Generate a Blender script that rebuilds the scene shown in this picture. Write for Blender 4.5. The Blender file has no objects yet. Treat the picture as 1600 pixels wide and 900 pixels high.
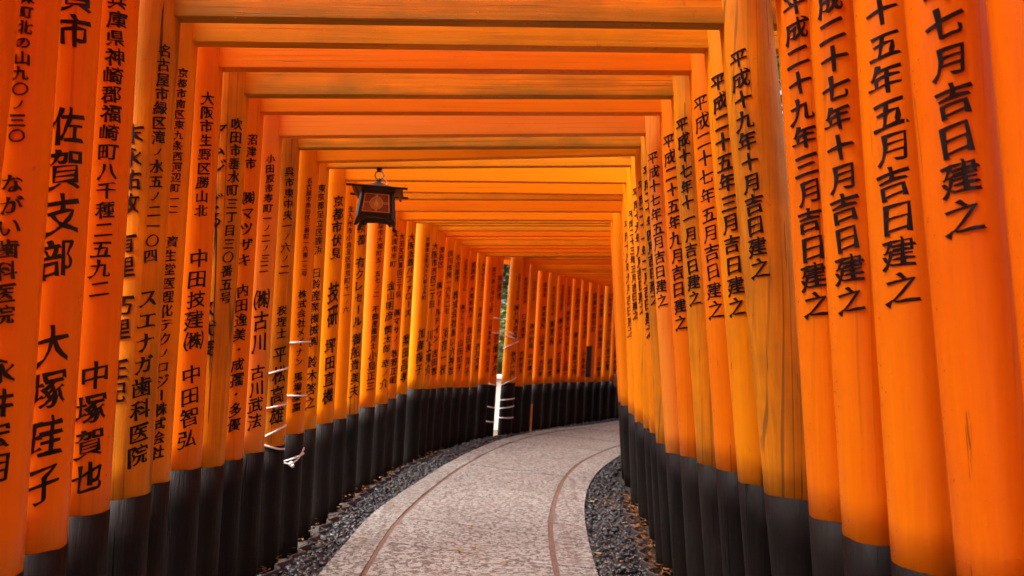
import bpy, bmesh, math, random
import numpy as np
from mathutils import Vector, Matrix

random.seed(7)
rng = np.random.default_rng(7)
R = math.radians
scene = bpy.context.scene
col = scene.collection

# ------------------------------------------------------------------ camera
FPX, EYE = 1069.56, 1.25                      # focal length in pixels of the 1600 px wide photograph, eye height (m)
CR = Vector((0.999973, -0.000604, 0.007265))  # camera right
CU = Vector((-0.007290, -0.082800, 0.996540))  # camera up
CF = Vector((0.0, 0.996566, 0.082802))        # camera forward
cam_data = bpy.data.cameras.new("camera")
cam = bpy.data.objects.new("camera", cam_data)
col.objects.link(cam)
cam.matrix_world = Matrix(((CR.x, CU.x, -CF.x, 0), (CR.y, CU.y, -CF.y, 0), (CR.z, CU.z, -CF.z, EYE), (0, 0, 0, 1)))
cam_data.sensor_width = 36.0
cam_data.lens = FPX * 36.0 / 1600.0
cam_data.clip_start, cam_data.clip_end = 0.05, 900.0
cam_data.dof.use_dof = True
cam_data.dof.focus_distance = 2.7
cam_data.dof.aperture_fstop = 3.6
scene.camera = cam

# ------------------------------------------------------------------ sky, sun, exposure
SUN_EL, SUN_AZ = R(66), R(-115)                # azimuth from +Y, clockwise seen from above
world = bpy.data.worlds.new("World")
scene.world = world
world.use_nodes = True
wn, wl = world.node_tree.nodes, world.node_tree.links
sky = wn.new("ShaderNodeTexSky")
sky.sky_type = 'NISHITA'
sky.sun_disc = False
sky.sun_elevation, sky.sun_rotation = SUN_EL, SUN_AZ
sky.air_density, sky.dust_density, sky.ozone_density = 0.35, 7.0, 1.0
wl.new(sky.outputs[0], wn["Background"].inputs[0])
wn["Background"].inputs[1].default_value = 0.15
sun_data = bpy.data.lights.new("sun", 'SUN')
sun_data.energy, sun_data.angle, sun_data.color = 1.0, R(60), (1.0, 0.96, 0.9)
sun = bpy.data.objects.new("sun", sun_data)
col.objects.link(sun)
sd = Vector((math.sin(SUN_AZ) * math.cos(SUN_EL), math.cos(SUN_AZ) * math.cos(SUN_EL), math.sin(SUN_EL)))
sun.rotation_euler = sd.to_track_quat('Z', 'Y').to_euler()
sun.location = sd * 30
vs = scene.view_settings
vs.view_transform, vs.look, vs.exposure, vs.gamma, vs.use_curve_mapping = 'Standard', 'None', 2.48, 1.0, False
scene.cycles.use_denoising = True
scene.cycles.adaptive_threshold = 0.02
scene.cycles.max_bounces = 16
scene.cycles.diffuse_bounces = 8
scene.cycles.glossy_bounces = 6

# ------------------------------------------------------------------ helpers
def tag(o, label=None, cat=None, group=None, kind=None):
    if label: o["label"] = label
    if cat: o["category"] = cat
    if group: o["group"] = group
    if kind: o["kind"] = kind
    return o

def empty(name, loc, rz=0.0):
    o = bpy.data.objects.new(name, None)
    o.empty_display_size = 0.1
    o.location, o.rotation_euler = loc, (0, 0, rz)
    col.objects.link(o)
    return o

def link(name, me, mat, parent=None):
    o = bpy.data.objects.new(name, me)
    if mat and not me.materials: me.materials.append(mat)
    col.objects.link(o)
    if parent: o.parent = parent
    return o

def mesh(name, verts, faces, mat, parent=None, smooth=False):
    me = bpy.data.meshes.new(name)
    me.from_pydata([tuple(v) for v in verts], [], faces)
    if smooth: me.polygons.foreach_set('use_smooth', [True] * len(me.polygons))
    me.update()
    return link(name, me, mat, parent)

class MB:
    """collects simple solids and builds them as one mesh object"""
    def __init__(s): s.v, s.f = [], []
    def add(s, verts, faces):
        b = len(s.v); s.v += [tuple(v) for v in verts]; s.f += [tuple(i + b for i in f) for f in faces]; return s
    def box(s, x0, x1, y0, y1, z0, z1, M=None):
        v = [Vector(p) for p in ((x0,y0,z0),(x1,y0,z0),(x1,y1,z0),(x0,y1,z0),(x0,y0,z1),(x1,y0,z1),(x1,y1,z1),(x0,y1,z1))]
        if M: v = [M @ p for p in v]
        return s.add(v, [(0,3,2,1),(4,5,6,7),(0,1,5,4),(1,2,6,5),(2,3,7,6),(3,0,4,7)])
    def bar(s, a, b, w, d):
        a, b = Vector(a), Vector(b); z = (b - a); L = z.length
        M = Matrix.Translation(a) @ z.to_track_quat('Z', 'Y').to_matrix().to_4x4()
        return s.box(-w/2, w/2, -d/2, d/2, 0, L, M)
    def tube(s, pts, r, n=8, closed=False):
        pts = [Vector(p) for p in pts]; m = len(pts); rings = []
        rad = r if isinstance(r, (list, tuple)) else [r] * m
        u = None
        for i, p in enumerate(pts):
            a = pts[(i - 1) % m] if (closed or i > 0) else p
            b = pts[(i + 1) % m] if (closed or i < m - 1) else p
            t = (b - a).normalized()
            if u is None: u = t.orthogonal().normalized()
            u = (u - t * u.dot(t)).normalized(); w = t.cross(u)
            rings.append([p + (u * math.cos(2*math.pi*k/n) + w * math.sin(2*math.pi*k/n)) * rad[i] for k in range(n)])
        f = []
        for i in range(m if closed else m - 1):
            j = (i + 1) % m
            f += [(i*n+k, i*n+(k+1) % n, j*n+(k+1) % n, j*n+k) for k in range(n)]
        if not closed: f += [tuple(range(n))[::-1], tuple((m-1)*n+k for k in range(n))]
        return s.add([v for r_ in rings for v in r_], f)
    def lathe(s, prof, n=16, M=None):
        v = []
        for (r, z) in prof:
            v += [Vector((r*math.cos(2*math.pi*k/n), r*math.sin(2*math.pi*k/n), z)) for k in range(n)]
        if M: v = [M @ p for p in v]
        m = len(prof)
        f = [(i*n+k, i*n+(k+1) % n, (i+1)*n+(k+1) % n, (i+1)*n+k) for i in range(m-1) for k in range(n)]
        f += [tuple(range(n))[::-1], tuple((m-1)*n+k for k in range(n))]
        return s.add(v, f)
    def build(s, name, mat, parent=None, smooth=False, bevel=0):
        o = mesh(name, s.v, s.f, mat, parent, smooth)
        if bevel:
            b = o.modifiers.new("bevel", 'BEVEL'); b.width = bevel; b.segments = 2; b.limit_method = 'ANGLE'
        return o

def ray(px, py):
    return CF * FPX + CR * (px - 800) - CU * (py - 450)

def to_plane(px, py, z=0.0):
    d = ray(px, py)
    return Vector((0, 0, EYE)) + d * ((z - EYE) / d.z)

def project(P):
    d = Vector(P) - Vector((0, 0, EYE)); z = d.dot(CF)
    return 800 + FPX * d.dot(CR) / z, 450 - FPX * d.dot(CU) / z

# ------------------------------------------------------------------ materials
class NT:
    def __init__(s, name):
        s.m = bpy.data.materials.new(name); s.m.use_nodes = True
        s.t = s.m.node_tree; s.b = s.t.nodes["Principled BSDF"]
    def n(s, kind, **kw):
        nd = s.t.nodes.new("ShaderNode" + kind)
        for k, v in kw.items():
            if k in nd.inputs.keys(): s.set(nd.inputs[k], v)
            else: setattr(nd, k, v)
        return nd
    def set(s, sock, v):
        if isinstance(v, bpy.types.NodeSocket): s.t.links.new(v, sock)
        else: sock.default_value = v
    def p(s, **kw):
        for k, v in kw.items(): s.set(s.b.inputs[k.replace('_', ' ')], v)
    def coord(s, scale, random_shift=True):
        tc = s.n("TexCoord"); v = tc.outputs["Object"]
        if random_shift:
            oi = s.n("ObjectInfo")
            mul = s.n("Math", operation='MULTIPLY'); s.set(mul.inputs[0], oi.outputs["Random"]); mul.inputs[1].default_value = 53.0
            ad = s.n("VectorMath", operation='ADD'); s.set(ad.inputs[0], v); s.set(ad.inputs[1], mul.outputs[0]); v = ad.outputs[0]
        mp = s.n("Mapping"); s.set(mp.inputs[0], v); mp.inputs["Scale"].default_value = scale
        return mp.outputs[0]
    def noise(s, vec, scale, detail=4, rough=0.55, dist=0.0):
        nd = s.n("TexNoise", Vector=vec, Scale=scale, Detail=detail, Roughness=rough, Distortion=dist)
        return nd.outputs["Fac"]
    def ramp(s, fac, *stops):
        nd = s.n("ValToRGB"); s.set(nd.inputs[0], fac); e = nd.color_ramp.elements
        while len(e) < len(stops): e.new(0.5)
        for el, (pos, c) in zip(e, stops):
            el.position = pos; el.color = (c, c, c, 1) if not isinstance(c, (tuple, list)) else (*c, 1)
        return nd.outputs[0]
    def mix(s, fac, a, b, mode='MIX'):
        nd = s.n("Mix", data_type='RGBA', blend_type=mode)
        s.set(nd.inputs[0], fac)
        for i, v in ((6, a), (7, b)):
            s.set(nd.inputs[i], v if isinstance(v, bpy.types.NodeSocket) else (*v, 1))
        return nd.outputs[2]
    def math(s, op, a, b=0.0):
        nd = s.n("Math", operation=op); s.set(nd.inputs[0], a); s.set(nd.inputs[1], b); return nd.outputs[0]
    def bump(s, h, strength, dist=0.01, prev=None):
        nd = s.n("Bump", Height=h, Strength=strength, Distance=dist)
        if prev is not None: s.set(nd.inputs["Normal"], prev)
        return nd.outputs[0]

def paint(name, base, alt, weather, axis, crack=0.5, bare=(0.20, 0.095, 0.015)):
    """vermilion lacquer on timber; grain runs along axis; weather = how far the paint has gone"""
    t = NT(name)
    long_ = (26, 26, 0.9) if axis == 'z' else (0.9, 26, 26)
    g = t.coord(long_); c = t.coord((1, 1, 1))
    grain = t.noise(g, 1.6, 6, 0.6, 0.6)
    broad = t.noise(c, 2.2, 4, 0.6)
    fine = t.noise(c, 14, 5, 0.6)
    colr = t.mix(t.ramp(broad, (0.35, 0.0), (0.68, 1.0)), base, alt)
    colr = t.mix(t.math('MULTIPLY', t.ramp(grain, (0.35, 0.0), (0.75, 1.0)), 0.35), colr, tuple(0.72 * x for x in base))
    worn = t.math('MULTIPLY', t.ramp(t.math('ADD', t.math('MULTIPLY', broad, 0.6), t.math('MULTIPLY', grain, 0.45)),
                                     (0.62 - 0.25 * weather, 0.0), (0.86 - 0.18 * weather, 1.0)), weather)
    colr = t.mix(worn, colr, bare)
    cr = t.noise(t.coord((34, 34, 0.55) if axis == 'z' else (0.55, 34, 34)), 1.0, 3, 0.5, 1.2)
    line = t.ramp(cr, (0.290 + 0.010 * weather, 1.0), (0.300 + 0.010 * weather, 0.0))
    colr = t.mix(t.math('MULTIPLY', line, min(1.0, crack + 0.2)), colr, (0.035, 0.016, 0.008))
    brush = t.ramp(t.noise(t.coord((60, 60, 3) if axis == 'z' else (3, 60, 60)), 1.0, 4, 0.7), (0.40, 0.0), (0.66, 1.0))
    colr = t.mix(t.math('MULTIPLY', brush, 0.22), colr, (min(1, base[0]*1.05), base[1]*1.35, base[2]))
    chip = t.ramp(t.noise(t.coord((7, 7, 4)), 2.0, 8, 0.72), (0.69 - 0.06 * weather, 0.0), (0.70 - 0.06 * weather, 1.0))
    colr = t.mix(t.math('MULTIPLY', chip, 0.5), colr, (0.50, 0.085, 0.006))
    speck = t.ramp(t.noise(c, 95, 2), (0.74, 0.0), (0.80, 1.0))
    colr = t.mix(t.math('MULTIPLY', speck, 0.25 + 0.4 * weather), colr, (0.10, 0.03, 0.008))
    # cathedral grain showing through thin paint, and algae along the drip edge of beams
    wv = t.n("TexWave", Vector=t.coord((0.55, 7, 9) if axis == 'x' else (7, 7, 0.5)), wave_type='BANDS', bands_direction='Z' if axis == 'x' else 'X', Scale=1.4, Distortion=5.5, Detail=2.0)
    wv.inputs["Detail Scale"].default_value = 0.9
    fig = t.math('MULTIPLY', t.ramp(wv.outputs["Fac"], (0.02, 1.0), (0.10, 0.0)), t.ramp(t.noise(t.coord((1.2, 6, 6) if axis == 'x' else (6, 6, 0.8)), 1.0, 3), (0.50, 0.0), (0.62, 1.0)))
    colr = t.mix(t.math('MULTIPLY', fig, min(0.65, 0.15 + 0.7 * weather)), colr, (0.07, 0.055, 0.020))
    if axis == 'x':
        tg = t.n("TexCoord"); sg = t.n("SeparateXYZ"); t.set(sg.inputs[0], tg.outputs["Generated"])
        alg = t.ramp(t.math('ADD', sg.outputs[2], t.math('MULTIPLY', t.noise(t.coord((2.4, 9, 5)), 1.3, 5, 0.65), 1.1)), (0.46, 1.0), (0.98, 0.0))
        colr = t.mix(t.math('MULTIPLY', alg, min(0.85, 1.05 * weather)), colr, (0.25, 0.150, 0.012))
    vor = t.n("TexVoronoi", Vector=c, Scale=85.0)
    drop = t.ramp(vor.outputs["Distance"], (0.0, 1.0), (0.30, 0.0))
    sep = t.n("SeparateColor"); t.set(sep.inputs[0], vor.outputs["Color"])
    drop = t.math('MULTIPLY', drop, t.ramp(sep.outputs[0], (0.80, 0.0), (0.83, 1.0)))
    b1 = t.bump(t.math('SUBTRACT', grain, t.math('MULTIPLY', line, 0.8)), 0.22 + 0.35 * weather, 0.004)
    b2 = t.bump(drop, 0.5, 0.0015, b1)
    rough = t.math('ADD', t.math('MULTIPLY', fine, 0.25), 0.26 + 0.18 * weather)
    t.p(Base_Color=colr, Roughness=rough, Normal=b2, Specular_IOR_Level=0.13)
    return t.m

STYLES = {                       # main colour, second colour, wear, cracks
    'fresh': ((0.86, 0.240, 0.0012), (0.85, 0.220, 0.0012), 0.06, 0.25),
    'deep':  ((0.84, 0.200, 0.0012), (0.82, 0.175, 0.0012), 0.12, 0.35),
    'amber': ((0.84, 0.265, 0.0015), (0.78, 0.235, 0.0015), 0.38, 0.60),
    'worn':  ((0.78, 0.250, 0.003), (0.64, 0.210, 0.003), 0.75, 0.90),
    'red':   ((0.82, 0.165, 0.0012), (0.78, 0.140, 0.0012), 0.15, 0.45),  # shade over the nearest gates put into a darker, redder paint
    'pale':  ((0.84, 0.265, 0.030), (0.84, 0.235, 0.015), 0.15, 0.30),
}
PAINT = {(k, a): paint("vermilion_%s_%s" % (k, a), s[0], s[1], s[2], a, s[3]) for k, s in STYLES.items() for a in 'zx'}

def mat_black_base():
    t = NT("black_painted_timber")
    g = t.coord((30, 30, 1.1)); c = t.coord((1, 1, 1))
    grain = t.noise(g, 1.4, 6, 0.65, 0.8); broad = t.noise(c, 5, 4)
    colr = t.mix(t.ramp(grain, (0.3, 0.0), (0.8, 1.0)), (0.0035, 0.0028, 0.0028), (0.011, 0.0085, 0.008))
    tc = t.n("TexCoord"); sx = t.n("SeparateXYZ"); t.set(sx.inputs[0], tc.outputs["Object"])
    low = t.ramp(t.math('ADD', sx.outputs[2], t.math('MULTIPLY', broad, 0.5)), (0.25, 1.0), (0.75, 0.0))
    colr = t.mix(t.math('MULTIPLY', low, 0.55), colr, (0.019, 0.0145, 0.010))
    oi = t.n("ObjectInfo")
    colr = t.mix(t.math('MULTIPLY', t.ramp(oi.outputs["Random"], (0.35, 0.0), (1.0, 1.0)), 0.45), colr, (0.020, 0.016, 0.013))
    scuff = t.ramp(t.noise(t.coord((9, 9, 3)), 1.5, 8, 0.75), (0.56, 0.0), (0.64, 1.0))
    colr = t.mix(t.math('MULTIPLY', scuff, 0.35), colr, (0.034, 0.029, 0.028))
    line = t.ramp(t.noise(t.coord((30, 30, 0.8)), 1.0, 3, 0.5, 1.0), (0.30, 1.0), (0.34, 0.0))
    colr = t.mix(line, colr, (0.004, 0.003, 0.003))
    t.p(Base_Color=colr, Roughness=t.math('ADD', t.math('MULTIPLY', grain, 0.35), 0.34),
        Normal=t.bump(t.math('SUBTRACT', grain, line), 0.8, 0.008), Specular_IOR_Level=0.12)
    return t.m

def flat(name, colr, rough=0.5, metal=0.0, noise=0.25, scale=20, bump=0.1, **kw):
    t = NT(name); c = t.coord((1, 1, 1))
    n1 = t.noise(c, scale, 5, 0.6)
    cc = t.mix(t.ramp(n1, (0.3, 0.0), (0.75, 1.0)), tuple(x * (1 - noise) for x in colr), tuple(min(1, x * (1 + noise)) for x in colr))
    t.p(Base_Color=cc, Roughness=rough, Metallic=metal, Normal=t.bump(n1, bump, 0.004))
    if kw: t.p(**kw)
    return t.m

def mat_slab(name="chiselled_granite", lines=0.0):
    t = NT(name); c = t.coord((1, 1, 1), True); w = t.coord((1, 1.25, 1), True)
    broad = t.noise(c, 1.6, 4); fleck = t.noise(w, 33, 3, 0.62, 0.7); grit = t.noise(c, 170, 2)
    base = t.mix(t.ramp(broad, (0.3, 0.0), (0.7, 1.0)), (0.355, 0.36, 0.335), (0.295, 0.295, 0.27))
    pit = t.ramp(fleck, (0.50, 0.0), (0.545, 1.0))
    colr = t.mix(t.math('MULTIPLY', pit, 0.85), base, (0.075, 0.055, 0.042))
    colr = t.mix(t.math('MULTIPLY', t.ramp(grit, (0.55, 0.0), (0.7, 1.0)), 0.3), colr, (0.16, 0.13, 0.12))
    colr = t.mix(t.math('MULTIPLY', t.ramp(grit, (0.35, 1.0), (0.42, 0.0)), 0.35), colr, (0.46, 0.43, 0.40))
    stain = t.ramp(t.noise(c, 3.1, 5, 0.65), (0.52, 0.0), (0.70, 1.0))
    colr = t.mix(t.math('MULTIPLY', stain, 0.35), colr, (0.24, 0.165, 0.135))
    if lines:
        ch = t.ramp(t.noise(t.coord((24, 1.6, 1)), 1.0, 4, 0.6), (0.52, 0.0), (0.60, 1.0))
        colr = t.mix(t.math('MULTIPLY', ch, lines), colr, (0.12, 0.085, 0.068))
    hgt = t.math('SUBTRACT', t.math('MULTIPLY', grit, 0.25), pit)
    t.p(Base_Color=colr, Roughness=t.math('ADD', t.math('MULTIPLY', broad, 0.25), 0.34), Normal=t.bump(hgt, 0.9, 0.006))
    return t.m

def mat_pebble():
    t = NT("wet_dark_pebbles"); ge = t.n("NewGeometry"); rnd = ge.outputs["Random Per Island"]
    c = t.coord((1, 1, 1), False)
    colr = t.ramp(rnd, (0.0, (0.006, 0.007, 0.008)), (0.55, (0.018, 0.025, 0.030)), (0.86, (0.05, 0.062, 0.064)), (0.97, (0.10, 0.075, 0.05)))
    colr = t.mix(t.math('MULTIPLY', t.noise(c, 60, 3), 0.4), colr, (0.02, 0.02, 0.022))
    t.p(Base_Color=colr, Roughness=t.math('ADD', t.math('MULTIPLY', t.noise(c, 9, 2), 0.35), 0.16), Specular_IOR_Level=0.5)
    return t.m

def mat_soil(name, a, b, scale=6):
    t = NT(name); c = t.coord((1, 1, 1), False)
    n1 = t.noise(c, scale, 8, 0.65); n2 = t.noise(c, scale * 9, 4)
    t.p(Base_Color=t.mix(t.ramp(n1, (0.35, 0.0), (0.65, 1.0)), a, b), Roughness=0.85, Normal=t.bump(t.math('ADD', n1, n2), 0.7, 0.02))
    return t.m

def mat_leaf(name, a, b):
    t = NT(name); ge = t.n("NewGeometry")
    colr = t.mix(ge.outputs["Random Per Island"], a, b)
    t.p(Base_Color=colr, Roughness=0.5, Subsurface_Weight=0.0)
    tr = t.n("BsdfTranslucent", Color=colr); ms = t.n("MixShader"); ms.inputs[0].default_value = 0.35
    t.t.links.new(t.b.outputs[0], ms.inputs[1]); t.t.links.new(tr.outputs[0], ms.inputs[2])
    t.t.links.new(ms.outputs[0], t.t.nodes["Material Output"].inputs[0])
    return t.m

M_BLACK = mat_black_base()
M_INK = flat("black_lacquer_lettering", (0.0045, 0.0035, 0.0035), 0.3, noise=0.4, scale=60, bump=0.3, Specular_IOR_Level=0.3)
M_ROOFBLACK = flat("black_lintel_cap", (0.018, 0.016, 0.015), 0.45)
M_SLAB = mat_slab()
M_KERB = mat_slab("combed_granite", 0.45)
M_MORTAR = mat_soil("brown_joint_mortar", (0.15, 0.082, 0.056), (0.22, 0.125, 0.09), 20)
M_BED = mat_soil("dark_gravel_bed", (0.020, 0.017, 0.015), (0.045, 0.036, 0.030), 14)
M_SOIL = mat_soil("forest_soil", (0.055, 0.038, 0.022), (0.10, 0.075, 0.04), 1.2)
M_PEBBLE = mat_pebble()
M_TILE = flat("dark_clay_edging", (0.075, 0.058, 0.054), 0.4, scale=30)
M_ROPE = flat("white_nylon_rope", (0.80, 0.79, 0.76), 0.5, noise=0.1, scale=200)
M_WATER = NT("water_drops"); M_WATER.p(Transmission_Weight=1.0, Roughness=0.02, IOR=1.33, Base_Color=(1, 1, 1, 1)); M_WATER = M_WATER.m
M_BRONZE = flat("blackened_metal", (0.024, 0.021, 0.019), 0.38, 0.3, scale=40)
M_PANEL = flat("red_brown_glass", (0.34, 0.13, 0.075), 0.18, noise=0.3, scale=9)
M_GOLD = flat("gilt_line", (0.88, 0.56, 0.17), 0.45, 0.0, noise=0.15)
M_AMBER = flat("amber_disc", (0.60, 0.36, 0.08), 0.4)
M_WALL = flat("pale_plaster", (0.66, 0.66, 0.60), 0.8, noise=0.08, scale=5)
M_STAKE = flat("raw_orange_timber", (0.85, 0.42, 0.15), 0.6, scale=15)
M_BOARD = flat("dark_stained_board", (0.022, 0.013, 0.010), 0.4, scale=14)
M_LITTER = mat_leaf("brown_leaf_litter", (0.34, 0.14, 0.03), (0.11, 0.05, 0.022))
M_YLEAF = flat("yellow_fallen_leaf", (0.42, 0.27, 0.035), 0.45, noise=0.35, scale=60)
M_LEAF = mat_leaf("green_foliage", (0.035, 0.085, 0.018), (0.10, 0.16, 0.035))
M_BARK = flat("tree_bark", (0.085, 0.06, 0.042), 0.9, scale=18, bump=0.6)

# ------------------------------------------------------------------ ground, paved path, gravel
GROUND_Z = -0.085
grid = MB()
xs = [-300, -60, -15, -6, -3, 0, 3, 6, 15, 60, 300]
vv = [(x, y + 6, GROUND_Z - (0.06 * (abs(math.sin(x * 1.3) + math.cos(y * 0.9))) if max(abs(x), abs(y)) > 5 else 0)) for y in xs for x in xs]
ff = [(j*11+i, j*11+i+1, (j+1)*11+i+1, (j+1)*11+i) for j in range(10) for i in range(10)]
tag(mesh("ground", vv, ff, M_SOIL), kind="structure")

def bank(name, s, y0, y1):  # earth bank added outside the posts to block low light from the sides
    v, f = [], []; n = 24
    prof = [(0.0, -0.12), (0.5, 0.35), (1.2, 0.95), (2.2, 1.5), (5.0, 2.6), (14.0, 5.0)]
    for i in range(n + 1):
        y = y0 + (y1 - y0) * i / n; x0 = (2.35 if s < 0 else 2.1 + max(0.0, y - 5.5) * 0.75)
        for d, z in prof: v.append((s * (x0 + d + 0.18 * math.sin(y * 1.9 + d * 2)), y, z + 0.10 * math.sin(y * 2.7 + d * 3)))
    m = len(prof)
    for i in range(n):
        for k in range(m - 1):
            q = (i*m+k, i*m+k+1, (i+1)*m+k+1, (i+1)*m+k); f.append(q if s > 0 else q[::-1])
    tag(mesh(name, v, f, M_SOIL, None, True), kind="structure")
bank("light_blocking_bank", -1, -6.0, 8.2)
bank("light_blocking_bank", 1, -6.0, 14.0)

def catmull(pts, step=0.06):
    P = [Vector((p[0], p[1])) for p in pts]; P = [2*P[0]-P[1]] + P + [2*P[-1]-P[-2]]; out = []
    for i in range(1, len(P) - 2):
        n = max(2, int((P[i+1]-P[i]).length / step))
        for k in range(n):
            t = k / n; a, b, c, d = P[i-1], P[i], P[i+1], P[i+2]
            out.append(0.5 * ((2*b) + (c-a)*t + (2*a-5*b+4*c-d)*t*t + (3*b-a-3*c+d)*t**3))
    out.append(P[-2]); return out

def resample(line, n):
    L = [0.0]
    for a, b in zip(line, line[1:]): L.append(L[-1] + (b-a).length)
    out, j = [], 0
    for k in range(n + 1):
        s = L[-1] * k / n
        while j < len(line) - 2 and L[j+1] < s: j += 1
        t = (s - L[j]) / max(1e-9, L[j+1]-L[j]); out.append(line[j].lerp(line[j+1], min(1, t)))
    return out

LEDGE = [(-0.62, -2.5), (-0.80, 0.0), (-0.93, 2.0), (-1.03, 3.6), (-1.04, 4.5), (-1.02, 5.2), (-0.87, 6.24), (-0.63, 7.55), (-0.22, 9.0), (0.40, 10.15), (1.20, 10.95), (2.10, 11.95), (3.4, 13.4)]
LGR = [(-0.40, -2.5), (-0.58, 0.0), (-0.71, 2.0), (-0.79, 3.6), (-0.81, 4.5), (-0.79, 5.1), (-0.665, 6.2), (-0.44, 7.43), (-0.04, 8.85), (0.56, 9.98), (1.37, 10.80), (2.26, 11.80), (3.57, 13.25)]
RGR = [(0.62, -2.5), (0.46, 0.0), (0.33, 2.0), (0.265, 3.6), (0.262, 4.4), (0.29, 5.0), (0.36, 5.65), (0.50, 6.55), (0.76, 7.5), (1.15, 8.38), (1.55, 9.05), (2.18, 10.0), (3.05, 11.2), (4.05, 12.5)]
REDGE = [(0.84, -2.5), (0.68, 0.0), (0.55, 2.0), (0.485, 3.6), (0.50, 4.4), (0.535, 5.0), (0.60, 5.64), (0.735, 6.42), (0.97, 7.25), (1.36, 8.22), (1.76, 8.92), (2.38, 9.88), (3.25, 11.08), (4.25, 12.4)]
NS = 300
S_LE, S_LG, S_RG, S_RE = (resample(catmull(l), NS) for l in (LEDGE, LGR, RGR, REDGE))

# mortar bed under the slabs: shows as the brown joints
v, f = [], []
for a, b in zip(S_LE, S_RE): v += [(a.x+0.004, a.y, -0.008), (b.x-0.004, b.y, -0.008)]
f = [(2*i, 2*i+1, 2*i+3, 2*i+2) for i in range(NS)]
path = tag(mesh("path", v, f, M_MORTAR), kind="structure")

def slab(name, A, B, i0, i1, ga, gb, gap):
    """one stone between the lines A and B (sample i0 to i1), bevelled rim, 7 cm thick"""
    idx = [int(round(i0 + (i1 - i0) * k / 8)) for k in range(9)]
    pa, pb = [], []
    for i in idx:
        d = (B[i] - A[i]).normalized()
        pa.append(A[i] + d * ga); pb.append(B[i] - d * gb)
    ta = (pa[1]-pa[0]).normalized() * gap; tb = (pb[1]-pb[0]).normalized() * gap
    pa[0] += ta; pb[0] += tb; pa[-1] -= ta; pb[-1] -= tb
    rim = pa + pb[::-1]
    c = sum(rim, Vector((0, 0))) / len(rim); n = len(rim)
    dz = random.uniform(-0.0025, 0.0025); bev = 0.003
    def ins(p):
        q = c - p; return p + q.normalized() * bev
    vs_ = [(p.x, p.y, -0.07) for p in rim] + [(p.x, p.y, dz - 0.003) for p in rim] + [(ins(p).x, ins(p).y, dz) for p in rim]
    fs = [(k, (k+1) % n, n+(k+1) % n, n+k) for k in range(n)] + [(n+k, n+(k+1) % n, 2*n+(k+1) % n, 2*n+k) for k in range(n)]
    h = len(pa)
    fs = [q[::-1] for q in fs]
    fs += [(2*n+k, 2*n+n-1-k, 2*n+n-2-k, 2*n+k+1)[::-1] for k in range(h-1)]
    fs = [q[::-1] for q in fs]
    mesh(name, vs_, fs, M_KERB if name == "kerb_stone" else M_SLAB, path)

def stations(first, step, jit):
    out = [0]; x = first
    while x < NS - 6:
        out.append(int(x)); x += step * random.uniform(1 - jit, 1 + jit)
    out.append(NS); return out

def station_at(line, y): return min(range(NS + 1), key=lambda i: abs(line[i].y - y))
cen = [0, station_at(S_LG, -0.9), station_at(S_LG, 0.3), station_at(S_LG, 1.4), station_at(S_LG, 2.5), station_at(S_LG, 3.55), station_at(S_LG, 4.46), station_at(S_LG, 5.08), station_at(S_LG, 6.4), station_at(S_LG, 7.3), station_at(S_LG, 8.2), station_at(S_LG, 9.05), station_at(S_LG, 9.8), station_at(S_LG, 10.5), station_at(S_LG, 11.3), station_at(S_LG, 12.2), NS]
for a, b in zip(cen, cen[1:]): slab("paving_slab", S_LG, S_RG, a, b, 0.016, 0.018, 0.005)
lk = [0] + [station_at(S_LE, y) for y in (-1.0, 0.3, 1.6, 2.9, 4.1, 5.09, 6.2, 7.2, 8.1, 9.0, 9.8, 10.6, 11.5, 12.4)] + [NS]
for a, b in zip(lk, lk[1:]): slab("kerb_stone", S_LE, S_LG, a, b, 0.0, 0.015, 0.003)
rk = [0] + [station_at(S_RE, y) for y in (-1.0, 0.3, 1.6, 2.9, 3.95, 4.85, 5.66, 6.6, 7.4, 8.1, 8.9, 9.8, 10.7)] + [NS]
for a, b in zip(rk, rk[1:]): slab("kerb_stone", S_RG, S_RE, a, b, 0.017, 0.0, 0.003)

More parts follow.
